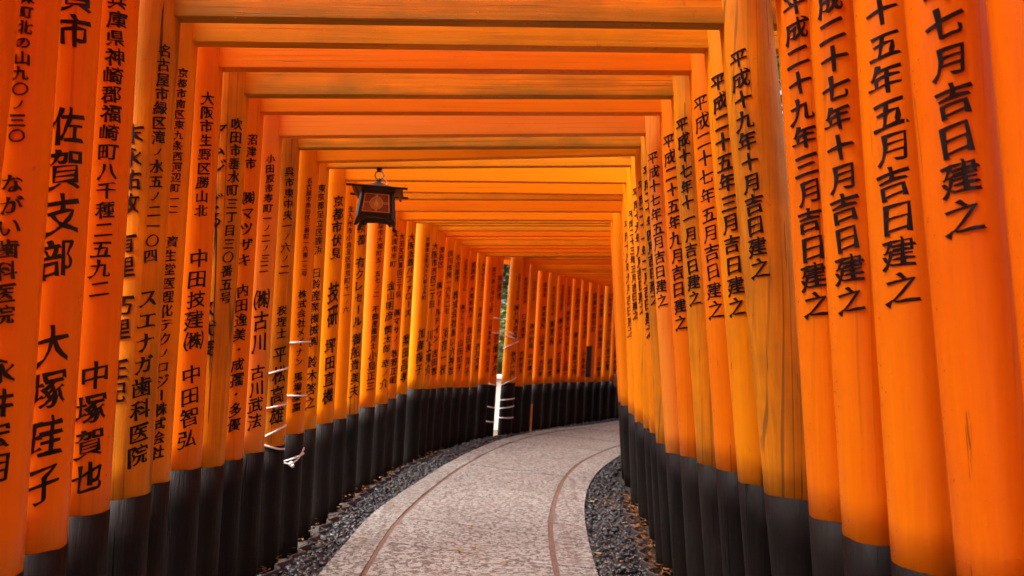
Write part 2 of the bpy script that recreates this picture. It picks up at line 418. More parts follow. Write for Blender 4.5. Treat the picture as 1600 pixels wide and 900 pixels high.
# ------------------------------------------------------------------ torii gates
# id, left inner foot x y, direction of the gate, height of the black foot left / right, underside of the tie beam, inward lean left / right, clear width
GATES = [
    (-3, -1.202, 1.489, 0.0733, 0.690, 0.696, 2.443, 0.0420, 0.0535, 2.295),
    (-2, -1.208, 1.746, 0.0596, 0.687, 0.686, 2.443, 0.0040, 0.0320, 2.249),
    (-1, -1.255, 1.991, 0.0399, 0.686, 0.700, 2.443, 0.0055, 0.0350, 2.266),
    (0, -1.287, 2.246, 0.0163, 0.721, 0.708, 2.443, 0.0050, 0.0405, 2.290),
    (1, -1.307, 2.525, 0.0112, 0.713, 0.723, 2.460, 0.0132, 0.0769, 2.290),
    (2, -1.364, 2.770, 0.0099, 0.706, 0.715, 2.476, 0.0179, 0.0603, 2.318),
    (3, -1.361, 3.047, -0.0036, 0.713, 0.724, 2.482, 0.0127, 0.0528, 2.293),
    (4, -1.376, 3.312, -0.0174, 0.679, 0.705, 2.456, 0.0255, 0.0595, 2.295),
    (5, -1.393, 3.578, -0.0231, 0.664, 0.700, 2.462, 0.0238, 0.0485, 2.287),
    (6, -1.382, 3.854, -0.0556, 0.655, 0.686, 2.418, 0.0239, 0.0549, 2.252),
    (7, -1.357, 4.127, -0.0493, 0.651, 0.693, 2.430, 0.0200, 0.0471, 2.233),
    (8, -1.331, 4.407, -0.1198, 0.686, 0.735, 2.422, 0.0275, 0.0442, 2.207),
    (9, -1.352, 4.761, -0.0594, 0.672, 0.705, 2.477, 0.0227, 0.0448, 2.274),
    (10, -1.342, 5.166, 0.0112, 0.666, 0.683, 2.491, 0.0262, 0.0347, 2.296),
    (11, -1.335, 5.548, 0.0194, 0.655, 0.709, 2.489, 0.0214, 0.0234, 2.298),
    (12, -1.312, 5.898, -0.0207, 0.661, 0.690, 2.501, 0.0224, 0.0341, 2.342),
    (13, -1.258, 6.254, -0.0241, 0.687, 0.690, 2.467, 0.0403, 0.0351, 2.336),
    (14, -1.218, 6.620, -0.0250, 0.685, 0.690, 2.455, 0.0529, 0.0420, 2.288),
    (15, -1.189, 6.970, -0.0275, 0.706, 0.690, 2.514, 0.0402, 0.0420, 2.288),
    (16, -1.128, 7.311, -0.0300, 0.724, 0.690, 2.549, 0.0358, 0.0420, 2.321),
    (17, -1.021, 7.637, -0.0325, 0.763, 0.690, 2.578, 0.0486, 0.0420, 2.354),
    (18, -0.969, 7.913, -0.0350, 0.745, 0.690, 2.566, 0.0455, 0.0420, 2.388),
    (19, -0.925, 8.170, -0.0375, 0.731, 0.690, 2.543, 0.0491, 0.0420, 2.421),
    (20, -0.847, 8.418, -0.0400, 0.727, 0.690, 2.540, 0.0525, 0.0420, 2.454),
    (21, -0.772, 8.657, -0.0425, 0.717, 0.690, 2.507, 0.0508, 0.0420, 2.488),
    (22, -0.681, 8.891, -0.0450, 0.700, 0.690, 2.496, 0.0503, 0.0420, 2.521),
    (23, -0.591, 9.118, -0.0475, 0.689, 0.690, 2.477, 0.0492, 0.0420, 2.554),
    (24, -0.488, 9.338, -0.0500, 0.682, 0.690, 2.456, 0.0548, 0.0420, 2.588),
    (25, -0.357, 9.547, -0.0524, 0.705, 0.690, 2.479, 0.0615, 0.0420, 2.588),
    (26, -0.236, 9.743, -0.0550, 0.695, 0.690, 2.500, 0.0528, 0.0420, 2.588),
    (27, -0.016, 9.910, -0.0574, 0.712, 0.690, 2.486, 0.0652, 0.0420, 2.588),
    (28, 0.134, 10.088, -0.0599, 0.651, 0.690, 2.443, 0.0538, 0.0420, 2.588),
    (29, 0.274, 10.274, -0.0600, 0.666, 0.690, 2.370, 0.0517, 0.0420, 2.588),
    (30, 0.444, 10.459, -0.0600, 0.667, 0.690, 2.362, 0.0512, 0.0420, 2.588),
    (31, 0.599, 10.650, -0.0600, 0.664, 0.690, 2.344, 0.0501, 0.0420, 2.588),
    (32, 0.732, 10.849, -0.0600, 0.667, 0.690, 2.328, 0.0549, 0.0420, 2.588),
    (33, 0.871, 11.044, -0.0600, 0.668, 0.690, 2.329, 0.0500, 0.0420, 2.588),
    (34, 1.036, 11.225, -0.0600, 0.654, 0.690, 2.322, 0.0475, 0.0420, 2.588),
    (35, 1.191, 11.407, -0.0600, 0.647, 0.690, 2.301, 0.0470, 0.0420, 2.588),
    (36, 1.357, 11.588, -0.0600, 0.641, 0.690, 2.283, 0.0483, 0.0420, 2.588),
    (37, 1.504, 11.777, -0.0600, 0.633, 0.690, 2.279, 0.0464, 0.0420, 2.588),
    (38, 1.666, 11.966, -0.0610, 0.635, 0.690, 2.286, 0.0527, 0.0420, 2.588),
]

GP = 0.09
rows = {g[0]: list(g[1:]) for g in GATES}
rows[26][0] -= 0.012; rows[27][0] += 0.022
for k in range(1, 15):                                      # gates beside and behind the viewer
    b = rows[-3]; th = b[2] + 0.006 * k
    rows[-3-k] = [b[0] + 0.075 * 0.25 * k, b[1] - 0.25 * k, th, 0.69, 0.69, 2.45, 0.042, 0.042, 2.29]
for k in range(1, 7):                                       # the tunnel goes on round the bend
    b = rows[38]; s = 0.262 * k
    rows[38+k] = [b[0] + 0.64 * s, b[1] + 0.768 * s, b[2], 0.635, 0.69, 2.29, 0.05, 0.042, 2.59]

STYLE = {-4: 'red', -3: 'red', -2: 'deep', -1: 'deep', 0: 'deep', 1: 'worn', 2: 'amber', 3: 'deep', 4: 'worn', 5: 'deep', 6: 'pale', 7: 'worn', 8: 'fresh', 9: 'amber',  # gates nearest the camera get deeper paint to imitate the shade there
         10: 'fresh', 11: 'fresh', 12: 'amber', 13: 'deep', 14: 'fresh', 15: 'deep', 16: 'amber', 17: 'amber', 18: 'amber', 19: 'deep', 20: 'fresh', 21: 'amber',
         22: 'deep', 23: 'deep', 24: 'amber', 25: 'deep', 26: 'deep', 27: 'amber', 28: 'deep', 29: 'amber', 30: 'deep', 31: 'amber', 32: 'deep'}

NUKI_H, NUKI_T, STRUT_H = 0.17, 0.055, 0.20
LINT_H, LINT_D = 0.11, 0.09

def post_mesh(r, z0, z1, lean, seed, seg=36, dr=0.0, wave=0.0):
    """round timber post between z0 and z1, its axis sheared by lean per metre, slightly uneven"""
    rg = np.random.default_rng(seed + 1000); ph = rg.uniform(0, 6.28, 6); n = max(3, int((z1 - z0) / 0.14) + 1)
    zz = np.linspace(z0, z1, n); a = np.arange(seg) * 2 * np.pi / seg
    v = []
    for z in zz:
        rr = r + dr + 0.0012*np.sin(2*a+ph[0]) + 0.0009*np.sin(3*a+ph[1]+z) + 0.001*np.sin(z*2.1+ph[2])
        x = rr*np.cos(a) + lean*z; y = rr*np.sin(a)
        zz_ = np.full(seg, z)
        if wave and z == zz[-1]: zz_ = z + wave * (np.sin(a*2+ph[3]) + 0.6*np.sin(a*5+ph[4]) + 0.4*np.sin(a*9+ph[5]))
        v += list(zip(x, y, zz_))
    f = [(i*seg+k, i*seg+(k+1) % seg, (i+1)*seg+(k+1) % seg, (i+1)*seg+k) for i in range(n-1) for k in range(seg)]
    f += [tuple(range(seg))[::-1], tuple((n-1)*seg+k for k in range(seg))]
    return v, f

# lettering: glyph outlines from the built-in font, made brush-like, wrapped round the post
_glyph = {}
_fc = bpy.data.curves.new("lettering_source", 'FONT'); _fc.resolution_u = 3
_fo = bpy.data.objects.new("lettering_source", _fc); col.objects.link(_fo)
ROT = "ー―〜"
def glyph(ch):
    if ch in _glyph: return _glyph[ch]
    _fc.body = ch; bpy.context.view_layer.update()
    dg = bpy.context.evaluated_depsgraph_get(); ev = _fo.evaluated_get(dg)
    me = bpy.data.meshes.new_from_object(ev)
    bm = bmesh.new(); bm.from_mesh(me); bpy.data.meshes.remove(me)
    bmesh.ops.remove_doubles(bm, verts=bm.verts, dist=1e-4)
    sx = [v.co.x for v in bm.verts]; adv = (min(sx) + max(sx)) / 2 if ch not in "ノ、・" else 0.5
    for v in bm.verts: v.co.x -= adv; v.co.y -= 0.38
    if ch in ROT:
        for v in bm.verts: v.co.x, v.co.y = v.co.y, -v.co.x
    # brush feel: uprights heavier than level strokes, uneven pressure, strokes rising to the right
    nrm = {}
    for e in bm.edges:
        if len(e.link_faces) == 1:
            fc = e.link_faces[0].calc_center_median(); mid = (e.verts[0].co + e.verts[1].co) / 2
            d = e.verts[1].co - e.verts[0].co; n = Vector((d.y, -d.x, 0)); n.normalize()
            if n.dot(mid - fc) < 0: n = -n
            for v in e.verts: nrm[v] = nrm.get(v, Vector()) + n
    corner = {v for v in nrm if sum(l.calc_angle() for l in v.link_loops) < 2.05}
    for v, n in nrm.items():
        n.normalize(); k = 0.018 * math.sin(9 * v.co.x + 4 * v.co.y + 1.3) + 0.013 * math.sin(15 * v.co.y - 8 * v.co.x)
        v.co.x += n.x * (0.020 + k); v.co.y += n.y * (0.005 + k)
        if v in corner:                                   # slanted entries, pressed exits
            if n.x > 0 and n.y < 0: v.co.x += 0.040; v.co.y -= 0.032
            elif n.x < 0 and n.y > 0: v.co.x -= 0.032; v.co.y += 0.030
            elif n.x > 0: v.co.x -= 0.020; v.co.y += 0.004
            else: v.co.x += 0.006; v.co.y += 0.006
    for v in bm.verts: v.co.y += 0.19 * v.co.x + 0.03 * math.sin(5 * v.co.x + 0.6)
    for k in range(-4, 5):
        geom = bm.verts[:] + bm.edges[:] + bm.faces[:]
        bmesh.ops.bisect_plane(bm, geom=geom, plane_co=(k * 0.11, 0, 0), plane_no=(1, 0, 0))
    bmesh.ops.triangulate(bm, faces=bm.faces)
    bm.verts.index_update()
    V = np.array([(v.co.x, v.co.y) for v in bm.verts]); F = [tuple(v.index for v in q.verts) for q in bm.faces]
    B = []
    for e in bm.edges:
        if len(e.link_faces) == 1:
            l = e.link_loops[0]; B.append((l.vert.index, l.link_loop_next.vert.index))
    ccw = [q for q in F]
    a, b, c = (V[ccw[0][i]] for i in range(3))
    if (b[0]-a[0])*(c[1]-a[1]) - (b[1]-a[1])*(c[0]-a[0]) < 0:
        F = [q[::-1] for q in F]; B = [(j, i) for i, j in B]
    bm.free(); _glyph[ch] = (V, F, B); return _glyph[ch]

def inscription(parent, r, lean, az, segs, solid=True, maxw=0.088):
    """segs: (text, z top, z bottom) down one column of the post at azimuth az"""
    vs_, fs = [], []
    for text, zt, zb in segs:
        pitch = (zt - zb) / len(text)
        for i, ch in enumerate(text):
            if ch == ' ': continue
            V, F, B = glyph(ch)
            small = 0.72 if ch in "ノ、・" else 1.0
            small *= rng.uniform(0.93, 1.05); hgt = pitch * 0.93 * small; wid = min(pitch * 0.93, maxw) * small
            jx, ang = rng.uniform(-0.04, 0.04), rng.uniform(-0.06, 0.05)
            x = (V[:, 0] + jx - ang * V[:, 1]) * wid; y = (V[:, 1] + ang * V[:, 0]) * hgt + zt - pitch * (i + 0.5)
            th = az + x / r; b = len(vs_); n = len(V); ro = r + 0.0030
            vs_ += list(zip(ro*np.cos(th) + lean*y, ro*np.sin(th), y)); fs += [tuple(k + b for k in q) for q in F]
            if solid:
                ri = r - 0.0015
                vs_ += list(zip(ri*np.cos(th) + lean*y, ri*np.sin(th), y))
                fs += [(j+b, i_+b, i_+b+n, j+b+n) for i_, j in B]
    if not vs_: return None
    return mesh("inscription", vs_, fs, M_INK, parent)

# columns of lettering: gate -> [(azimuth towards the passage in degrees, [(text, top, bottom) in photograph rows])]
TEXT_L = {
    -3: [(44, [("久留米市東町四ノ二", -120, 260), ("田中歯科", 330, 560)])],
    -2: [(44, [("大久保町北の山九〇ノ三〇", -25, 245), ("ながい歯科医院", 288, 512), ("永井宏明", 555, 745)])],
    -1: [(44, [("佐賀市", -62, 102), ("佐賀支部", 182, 445), ("大塚珪子", 505, 780)])],
    0: [(46, [("兵庫県神崎郡福崎町八千種二五九二", 12, 470), ("中塚賀也", 560, 762)])],
    1: [(56, [("名古屋市緑区滝ノ水五ノ二一〇四", 85, 416), ("スエナガ歯科医院", 452, 722)]), (2, [("末永祐敬", 210, 348), ("有里", 372, 442), ("巧里", 464, 534), ("正記", 558, 628)])],
    2: [(50, [("京都市南区東九条西河辺町一二", 120, 342), ("資生堂医理化テクノロジー株式会社", 373, 712)])],
    3: [(46, [("大阪市生野区勝山北", 156, 347), ("中田技建㈱", 393, 548), ("中田智弘", 568, 697)])],
    4: [(54, [("吹田市垂水町三丁目三〇番五号", 193, 478)]), (3, [("アムジ", 205, 285), ("どる", 310, 365), ("ス代表", 470, 560)])],
    5: [(48, [("沼津市", 217, 272), ("㈱マツザキ", 303, 422), ("内田逸美・成孺・多優", 445, 672)])],
    6: [(46, [("小田原市寿町一ノ二ノ三二", 248, 430), ("㈱古川", 453, 552), ("古川武法", 568, 668)])],
    7: [(46, [("呉市東中央一ノ六ノ二", 266, 432), ("税理士", 478, 530), ("平松高雄", 538, 662)])],
    8: [(44, [("名古屋市熱田区三番町一六番一二号", 283, 435), ("株式会社メイナン", 454, 572), ("馬場泰嘉", 580, 642)])],
    9: [(48, [("東京都足立区鹿浜", 292, 400), ("日鈴産業機械㈱", 420, 542), ("鈴木啓之", 555, 638)])],
    10: [(42, [("京都市伏見", 308, 408), ("技研", 440, 512), ("坪田直機", 528, 630)])],
    11: [(44, [("北九州市小倉北区須賀町十一ノ六", 325, 490)])],
    12: [(44, [("京都", 350, 386), ("有クレセール", 403, 512), ("御船貴美夫", 520, 620)])],
    13: [(38, [("七草市大福町五ノ五七ノ二", 340, 466), ("不動産鑑定士", 478, 546), ("小島正三", 548, 610)])],
    14: [(42, [("箕面市半町", 362, 420), ("金山明彦", 440, 502), ("慎太郎", 508, 552), ("幸ノ介", 560, 606)])],
    15: [(46, [("大田区西蒲田三丁目", 366, 466), ("㈱マサノ", 482, 536), ("牧野正昭", 545, 600)])],
    16: [(44, [("大阪近鉄バファローズ", 366, 496), ("梨田昌孝", 522, 598)])],
    17: [(40, [("京都市五条川六八軒上ル町", 372, 470), ("加藤陽子", 512, 586)])],
    18: [(48, [("大阪市西区二丁目", 380, 482), ("川上東介", 515, 586)])],
    19: [(44, [("渋谷区", 386, 420), ("㈱ワールドイン", 440, 536), ("吉田智", 545, 586)])],
    20: [(44, [("田川市猪一六九二七", 392, 492), ("羽音一枝", 512, 586)])],
    21: [(46, [("名古屋市", 398, 442), ("株式会社あい六神社", 454, 586)])],
    22: [(42, [("広島市中区八丁目", 406, 456), ("㈱アトリエ", 476, 520), ("山田町子", 530, 580)])],
    23: [(42, [("姫路市", 410, 440), ("大東和智子", 448, 500), ("森田優", 510, 550), ("洋子", 556, 588)])],
    24: [(44, [("大津市大江三ノ二", 412, 470), ("有限会社西川", 480, 530), ("西川文男", 536, 580)])],
    25: [(44, [("東京都台東区上野", 418, 490), ("三和電業㈱", 500, 540), ("安田真也", 544, 582)])],
    26: [(42, [("刑部市", 430, 470), ("岩崎清彦", 520, 586)])],
    27: [(34, [("京都市右京区太秦", 428, 470), ("㈱八洲商事", 476, 530), ("秋沢一男", 548, 588)])],
    28: [(34, [("愛知県豊田市", 434, 476), ("日吉産業", 490, 530), ("吉野拓夫", 548, 584)])],
    29: [(32, [("奈良市三条町", 440, 470), ("㈱中村組", 505, 545), ("中村義人", 552, 588)])],
    30: [(32, [("草津市", 442, 466), ("東和建設", 478, 514), ("山岡淳子", 522, 558), ("吉田修", 562, 588)])],
    31: [(30, [("神戸市中央区元町", 448, 494), ("㈱清和", 500, 540), ("高島恵", 560, 588)])],
    32: [(30, [("堺市北区新金岡町", 446, 486), ("㈱イシダ", 496, 540), ("石田正輝", 550, 584)])],
    33: [(28, [("門真市末広町", 448, 478), ("東亜人材センター", 486, 550), ("上田一", 562, 588)])],
    34: [(28, [("名古屋市東区", 450, 500), ("㈱川島鉄工所", 518, 586)])],
    35: [(28, [("京都市山科区大塚西浦町", 456, 530), ("小坂和代", 548, 588)])],
    36: [(26, [("高槻市富田町", 458, 520)])],
    37: [(26, [("枚方市楠葉", 460, 496), ("大同輸送", 506, 544), ("山本剛士", 556, 588)])],
    38: [(26, [("川西市平野三ノ一", 458, 520), ("八木工業", 530, 580)])],
    39: [(26, [("大阪市北区天神橋", 460, 520), ("㈱ソア産業", 524, 560), ("樋口健二", 562, 588)])],
    40: [(26, [("芦屋市大原町", 466, 540), ("西尾誠", 552, 588)])],
}
TEXT_R = {
    -4: [(44, [("平成二十八年十月吉日建之", -300, 330)])],
    -3: [(44, [("平成二十六年七月吉日建之", -278, 382)])],
    -2: [(44, [("平成二十五年五月吉日建之", -125, 482)])],
    -1: [(44, [("平成二十七年十月吉日建之", -38, 495)])],
    0: [(44, [("平成二十九年三月吉日建之", 8, 500)])],
    1: [(44, [("平成十九年十月吉日建之", 94, 440)])],
    2: [(46, [("平成二十五年三月吉日建之", 125, 497)])],
    3: [(46, [("平成二十七年五月吉日建之", 158, 500)])],
    4: [(46, [("平成十七年十一月吉日建之", 192, 480)])],
    5: [(46, [("平成二十五年九月吉日建之", 215, 518)])],
    6: [(46, [("平成十七年五月吉日建之", 242, 482)])],
    7: [(44, [("平成二十年四月吉日建之", 262, 478)])],
    8: [(44, [("平成二十一年二月吉日建之", 284, 528)])],
    9: [(44, [("平成十九年八月吉日建之", 295, 492)])],
    10: [(44, [("平成二十三年三月吉日建之", 330, 500)])],
    11: [(44, [("平成十八年九月吉日建之", 345, 528)])],
    12: [(44, [("平成二十年五月吉日建之", 352, 540)])],
    13: [(44, [("平成二十二年一月吉日建之", 360, 520)])],
}


ordinal = ["", "first", "second", "third", "fourth", "fifth", "sixth", "seventh", "eighth", "ninth", "tenth", "eleventh", "twelfth", "thirteenth", "fourteenth", "fifteenth", "sixteenth", "seventeenth", "eighteenth"]
MONTHS = {-3: "a seventh-month date", -2: "a fifth-month date of year twenty-five", -1: "a tenth-month date of year twenty-seven", 0: "a third-month date of year twenty-nine", 1: "a tenth-month date of year nineteen",
          2: "a third-month date of year twenty-five", 3: "a fifth-month date of year twenty-seven", 4: "an eleventh-month date of year seventeen", 5: "a ninth-month date of year twenty-five", 6: "a fifth-month date of year seventeen"}
LOOK = {'fresh': "bright orange", 'deep': "deep red-orange", 'amber': "amber-orange", 'worn': "weathered orange-brown", 'red': "shade-darkened vermilion", 'pale': "pale salmon-orange"}
def gate_label(k, st):
    if k < -3: return "%s torii gate, %s before the gate with the seventh-month date" % (LOOK[st], ordinal[-3-k])
    if k in MONTHS: return "%s torii gate whose right post carries %s" % (LOOK[st], MONTHS[k])
    if k == 7: return "weathered orange-brown torii gate, second before the one with the hanging lantern"
    if k == 8: return "bright orange torii gate next before the one with the hanging lantern"
    if k == 9: return "amber-orange torii gate from whose tie beam the lantern hangs"
    if k <= 26: return "%s torii gate, %s beyond the lantern gate" % (LOOK[st], ordinal[k-9])
    return "%s torii gate, %s beyond the narrow leafy gap" % (LOOK[st], ordinal[k-26])

GATE = {}
def build_gate(k):
    lx, ly, th, hbL, hbR, hn, leL, leR, wid = rows[k]
    e = Vector((math.cos(th), math.sin(th)))
    PL = Vector((lx, ly)); PR = PL + e * wid
    rL = 0.090 + 0.004 * math.sin(k * 2.3); rR = 0.088 + 0.004 * math.sin(k * 1.7 + 1)
    if k in (17, 27): rL = 0.097
    if k == 1: rR = 0.096
    def centre(P, r, side):
        if P.y < 0.8: return P - e * r if side < 0 else P + e * r
        d = P.normalized(); p = Vector((d.y, -d.x))               # to the right of the line of sight
        return P - p * r if side < 0 else P + p * r
    cL, cR = centre(PL, rL, -1), centre(PR, rR, 1)
    o = (cL + cR) / 2; ax = (cR - cL); half = ax.length / 2; th2 = math.atan2(ax.y, ax.x)
    st = STYLE.get(k) or random.Random(k * 31 + 5).choice(['fresh', 'deep', 'amber', 'deep', 'fresh'])
    root = tag(empty("torii_gate", (o.x, o.y, GROUND_Z), th2), gate_label(k, st), "torii gate", "torii gates forming the tunnel")
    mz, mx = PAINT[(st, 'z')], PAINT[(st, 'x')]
    dz = -GROUND_Z
    ztop = hn + NUKI_H + STRUT_H + 0.01
    posts = []
    for side, c, r, hb, le in ((-1, -half, rL, hbL, leL), (1, half, rR, hbR, -leR)):
        vp, fp = post_mesh(r, hb - 0.03, ztop, le, k * 7 + side)
        po = mesh("post", vp, fp, mz, root, True); po.location = (c, 0, dz)
        vb, fb = post_mesh(r, -0.11, hb, le, k * 7 + side, dr=0.0016, wave=0.0022)
        mesh("black_foot", vb, fb, M_BLACK, po, True)
        posts.append((po, r, le, c))
        if -4 <= k <= 5:                                    # rain drops clinging to the paint
            rg = np.random.default_rng(4000 + k * 3 + side); dv, df = [], []
            for _ in range(170):
                z = hb + 0.02 + rg.uniform() * 2.0; a_ = R(-90) + (1 if side < 0 else -1) * R(rg.uniform(-35, 110)); q_ = rg.uniform(0.0008, 0.0021)
                nx_, ny_ = math.cos(a_), math.sin(a_); cx_, cy_ = (r + 0.0006) * nx_ + le * z, (r + 0.0006) * ny_; b_ = len(dv)
                for rr, hh in ((1.0, -0.6), (0.95, 0.3), (0.55, 0.8)):
                    for t_ in range(6):
                        u_, w_ = rr * q_ * math.cos(t_ * 1.0472), rr * q_ * 1.3 * math.sin(t_ * 1.0472)
                        dv.append((cx_ - ny_ * u_ + nx_ * hh * q_, cy_ + nx_ * u_ + ny_ * hh * q_, z + w_))
                df += [(b_+i*6+t_, b_+i*6+(t_+1) % 6, b_+i*6+6+(t_+1) % 6, b_+i*6+6+t_) for i in range(2) for t_ in range(6)] + [tuple(b_+12+t_ for t_ in range(6))]
            tag(mesh("rain_drops", dv, df, M_WATER, po, True), kind="stuff")
    # tie beam passing through both posts
    xl, xr = -half + leL * hn, half - leR * hn
    jz = 0.0
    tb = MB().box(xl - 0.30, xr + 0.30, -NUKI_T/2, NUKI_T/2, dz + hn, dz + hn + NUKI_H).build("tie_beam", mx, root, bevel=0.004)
    mid = (xl + xr) / 2
    z2 = hn + NUKI_H
    MB().box(mid - 0.055, mid + 0.055, -0.030, 0.030, dz + z2 - 0.002, dz + z2 + STRUT_H + 0.002).build("centre_strut", mz, root, bevel=0.004)
    nx = rows.get(k + 1) or rows[k - 1]
    sp = abs((nx[1] - ly) * math.cos(th) - (nx[0] - lx) * math.sin(th))
    LD = min(0.22, max(0.07, sp - 0.19))
    # lintel and capping beam, both rising towards their ends
    def bowed(x0, x1, z0, z1, d, rise, flare, name, mat, par):
        n = 14; m = MB(); v = []
        for i in range(n + 1):
            u = -1 + 2 * i / n; up = rise * abs(u) ** 2.4
            xa = (x0 + x1)/2 + (x1 - x0)/2 * u; fl = flare * u
            v += [(xa, -d/2, z0+up), (xa, d/2, z0+up), (xa+fl, d/2, z1+up), (xa+fl, -d/2, z1+up)]
        fq = [(4*i+a, 4*i+4+a, 4*i+4+(a+1) % 4, 4*i+(a+1) % 4) for i in range(n) for a in range(4)]
        fq += [(0, 1, 2, 3), (4*n+3, 4*n+2, 4*n+1, 4*n)]
        m.add(v, fq); return m.build(name, mat, par, bevel=0.004)
    z3 = dz + z2 + STRUT_H
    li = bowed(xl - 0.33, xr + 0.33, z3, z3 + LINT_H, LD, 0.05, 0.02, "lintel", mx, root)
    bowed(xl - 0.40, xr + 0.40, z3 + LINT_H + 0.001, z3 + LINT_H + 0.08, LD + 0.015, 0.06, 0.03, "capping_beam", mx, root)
    bowed(xl - 0.42, xr + 0.42, z3 + LINT_H + 0.0815, z3 + LINT_H + 0.105, LD + 0.03, 0.061, 0.03, "cap_board", M_ROOFBLACK, root)
    # rain drops hanging from the lower edge of the beam
    if 1 <= k <= 24:
        rg = np.random.default_rng(900 + k); dv, df = [], []
        xs_ = []
        for _ in range(rg.integers(3, 7)):
            c0 = rg.uniform(xl + 0.1, xr - 0.1); xs_ += list(c0 + rg.normal(0, 0.10, rg.integers(4, 16)))
        for x in xs_:
            if not (xl + 0.1 < x < xr - 0.1): continue
            r = rg.uniform(0.0022, 0.0045); y = -NUKI_T/2 + rg.uniform(0.0, 0.012); b = len(dv); zc = hn + dz - r * 0.6
            for (rr, z) in ((0.0, -1.15), (0.75, -0.6), (1.0, 0.0), (0.7, 0.65)):
                dv += [(x + rr*r*math.cos(q), y + rr*r*math.sin(q), zc + z*r) for q in (0, 1.047, 2.094, 3.1416, 4.189, 5.236)]
            df += [(b+i*6+q, b+i*6+(q+1) % 6, b+i*6+6+(q+1) % 6, b+i*6+6+q) for i in range(3) for q in range(6)]
        if dv: tag(mesh("rain_drops", dv, df, M_WATER, tb, True), kind="stuff")
    # lettering
    def zat(side, ypx):
        P = PL if side < 0 else PR; le = leL if side < 0 else -leR
        lo, hi = -0.2, 3.6
        for _ in range(40):
            m_ = (lo + hi) / 2; q = P + e * (le * m_)
            if project((q.x, q.y, m_))[1] > ypx: lo = m_
            else: hi = m_
        return lo
    for side, tab in ((-1, TEXT_L), (1, TEXT_R)):
        po, r, le, c = posts[0 if side < 0 else 1]
        for az, segs in tab.get(k, []):
            zz = [(t, zat(side, a), zat(side, b)) for t, a, b in segs]
            a0 = R(-90 + az) if side < 0 else R(-90 - az)
            for z_ in zz: inscription(po, r, le, a0, [z_], solid=(k < 22))
    GATE[k] = dict(root=root, cL=cL, cR=cR, rL=rL, rR=rR, leL=leL, leR=leR, e=e, hn=hn, xl=xl, xr=xr, o=o, th=th2, PL=PL, PR=PR)
for k in sorted(rows): build_gate(k)
bpy.data.objects.remove(_fo)

# ------------------------------------------------------------------ gravel, edging tiles, leaf litter
def row_line(side):
    pts = []
    for k in sorted(rows):
        g = GATE[k]; pts.append((g['PL'] if side < 0 else g['PR']).copy())
    return pts
ROW_L, ROW_R = row_line(-1), row_line(1)
def x_on(line, y):
    for a, b in zip(line, line[1:]):
        if a.y <= y <= b.y: return a.x + (b.x - a.x) * (y - a.y) / max(1e-6, b.y - a.y)
    return line[0].x if y < line[0].y else line[-1].x

# bed sheets between path and posts
for line, edge, s in ((ROW_L, S_LE, -1), (ROW_R, S_RE, 1)):
    v = []
    ys = np.linspace(-1.2, 12.4, 80)
    for y in ys:
        xa, xb = x_on(line, y) + s * 0.22, x_on(edge, y) - s * 0.01
        v += [(xa, y, -0.062), (xb, y, -0.055)]
    fq = [(2*i, 2*i+1, 2*i+3, 2*i+2) if s < 0 else (2*i+1, 2*i, 2*i+2, 2*i+3) for i in range(len(ys)-1)]
    tag(mesh("gravel_bed", v, fq, M_BED), kind="structure")

def ico(sub):
    bm = bmesh.new(); bmesh.ops.create_icosphere(bm, subdivisions=sub, radius=1.0); bm.verts.index_update()
    V = np.array([v.co[:] for v in bm.verts]); F = np.array([[v.index for v in f.verts] for f in bm.faces]); bm.free(); return V, F
ICO1, ICO2 = ico(1), ico(2)
def pebbles(line, edge, s, dens, name):
    VV, FF, nb = [], [], 0
    y = 1.6
    for y0 in np.arange(1.6, 12.3, 0.1):
        xa, xb = x_on(line, y0) - s * 0.055, x_on(edge, y0) - s * 0.012
        n = int(abs(xb - xa) * 0.1 * dens * (1.0 if y0 < 8 else 0.75))
        for _ in range(n):
            u = rng.uniform(); x = xa + (xb - xa) * u; yy = y0 + rng.uniform(0, 0.1)
            r = float(np.clip(rng.gamma(7.0, 0.0024), 0.007, 0.034))
            V, F = ICO2 if (yy < 5.2 and r > 0.014) else ICO1
            sc = np.array([1.0, rng.uniform(0.6, 0.9), rng.uniform(0.38, 0.62)]) * r
            P = V * (1 + 0.13 * np.sin(V @ rng.normal(0, 1.6, 3) + rng.uniform(0, 6))[:, None]) * sc
            a, b = rng.uniform(0, 6.28), rng.normal(0, 0.35)
            ca, sa, cb, sb = math.cos(a), math.sin(a), math.cos(b), math.sin(b)
            P = P @ np.array([[cb, 0, -sb], [0, 1, 0], [sb, 0, cb]]) @ np.array([[ca, sa, 0], [-sa, ca, 0], [0, 0, 1]])
            heap = 0.030 * math.sin(math.pi * min(1, max(0, 0.15 + 0.7*u)))
            P += (x, yy, -0.055 + rng.uniform(0.0, 0.022) + heap * rng.uniform(0.3, 1))
            VV.append(P); FF.append(F + nb); nb += len(P)
    V = np.vstack(VV); F = np.vstack(FF)
    me = bpy.data.meshes.new(name); me.vertices.add(len(V)); me.vertices.foreach_set('co', V.ravel())
    me.loops.add(F.size); me.loops.foreach_set('vertex_index', F.ravel())
    me.polygons.add(len(F)); me.polygons.foreach_set('loop_start', np.arange(0, F.size, 3))
    me.polygons.foreach_set('use_smooth', np.ones(len(F), bool)); me.update(); me.validate()
    return link(name, me, M_PEBBLE)
tag(pebbles(ROW_L, S_LE, -1, 3200, "pebbles"), "wet dark pebbles between the path and the left posts", "pebbles", kind="stuff")
tag(pebbles(ROW_R, S_RE, 1, 3000, "pebbles"), "wet dark pebbles between the path and the right posts", "pebbles", kind="stuff")

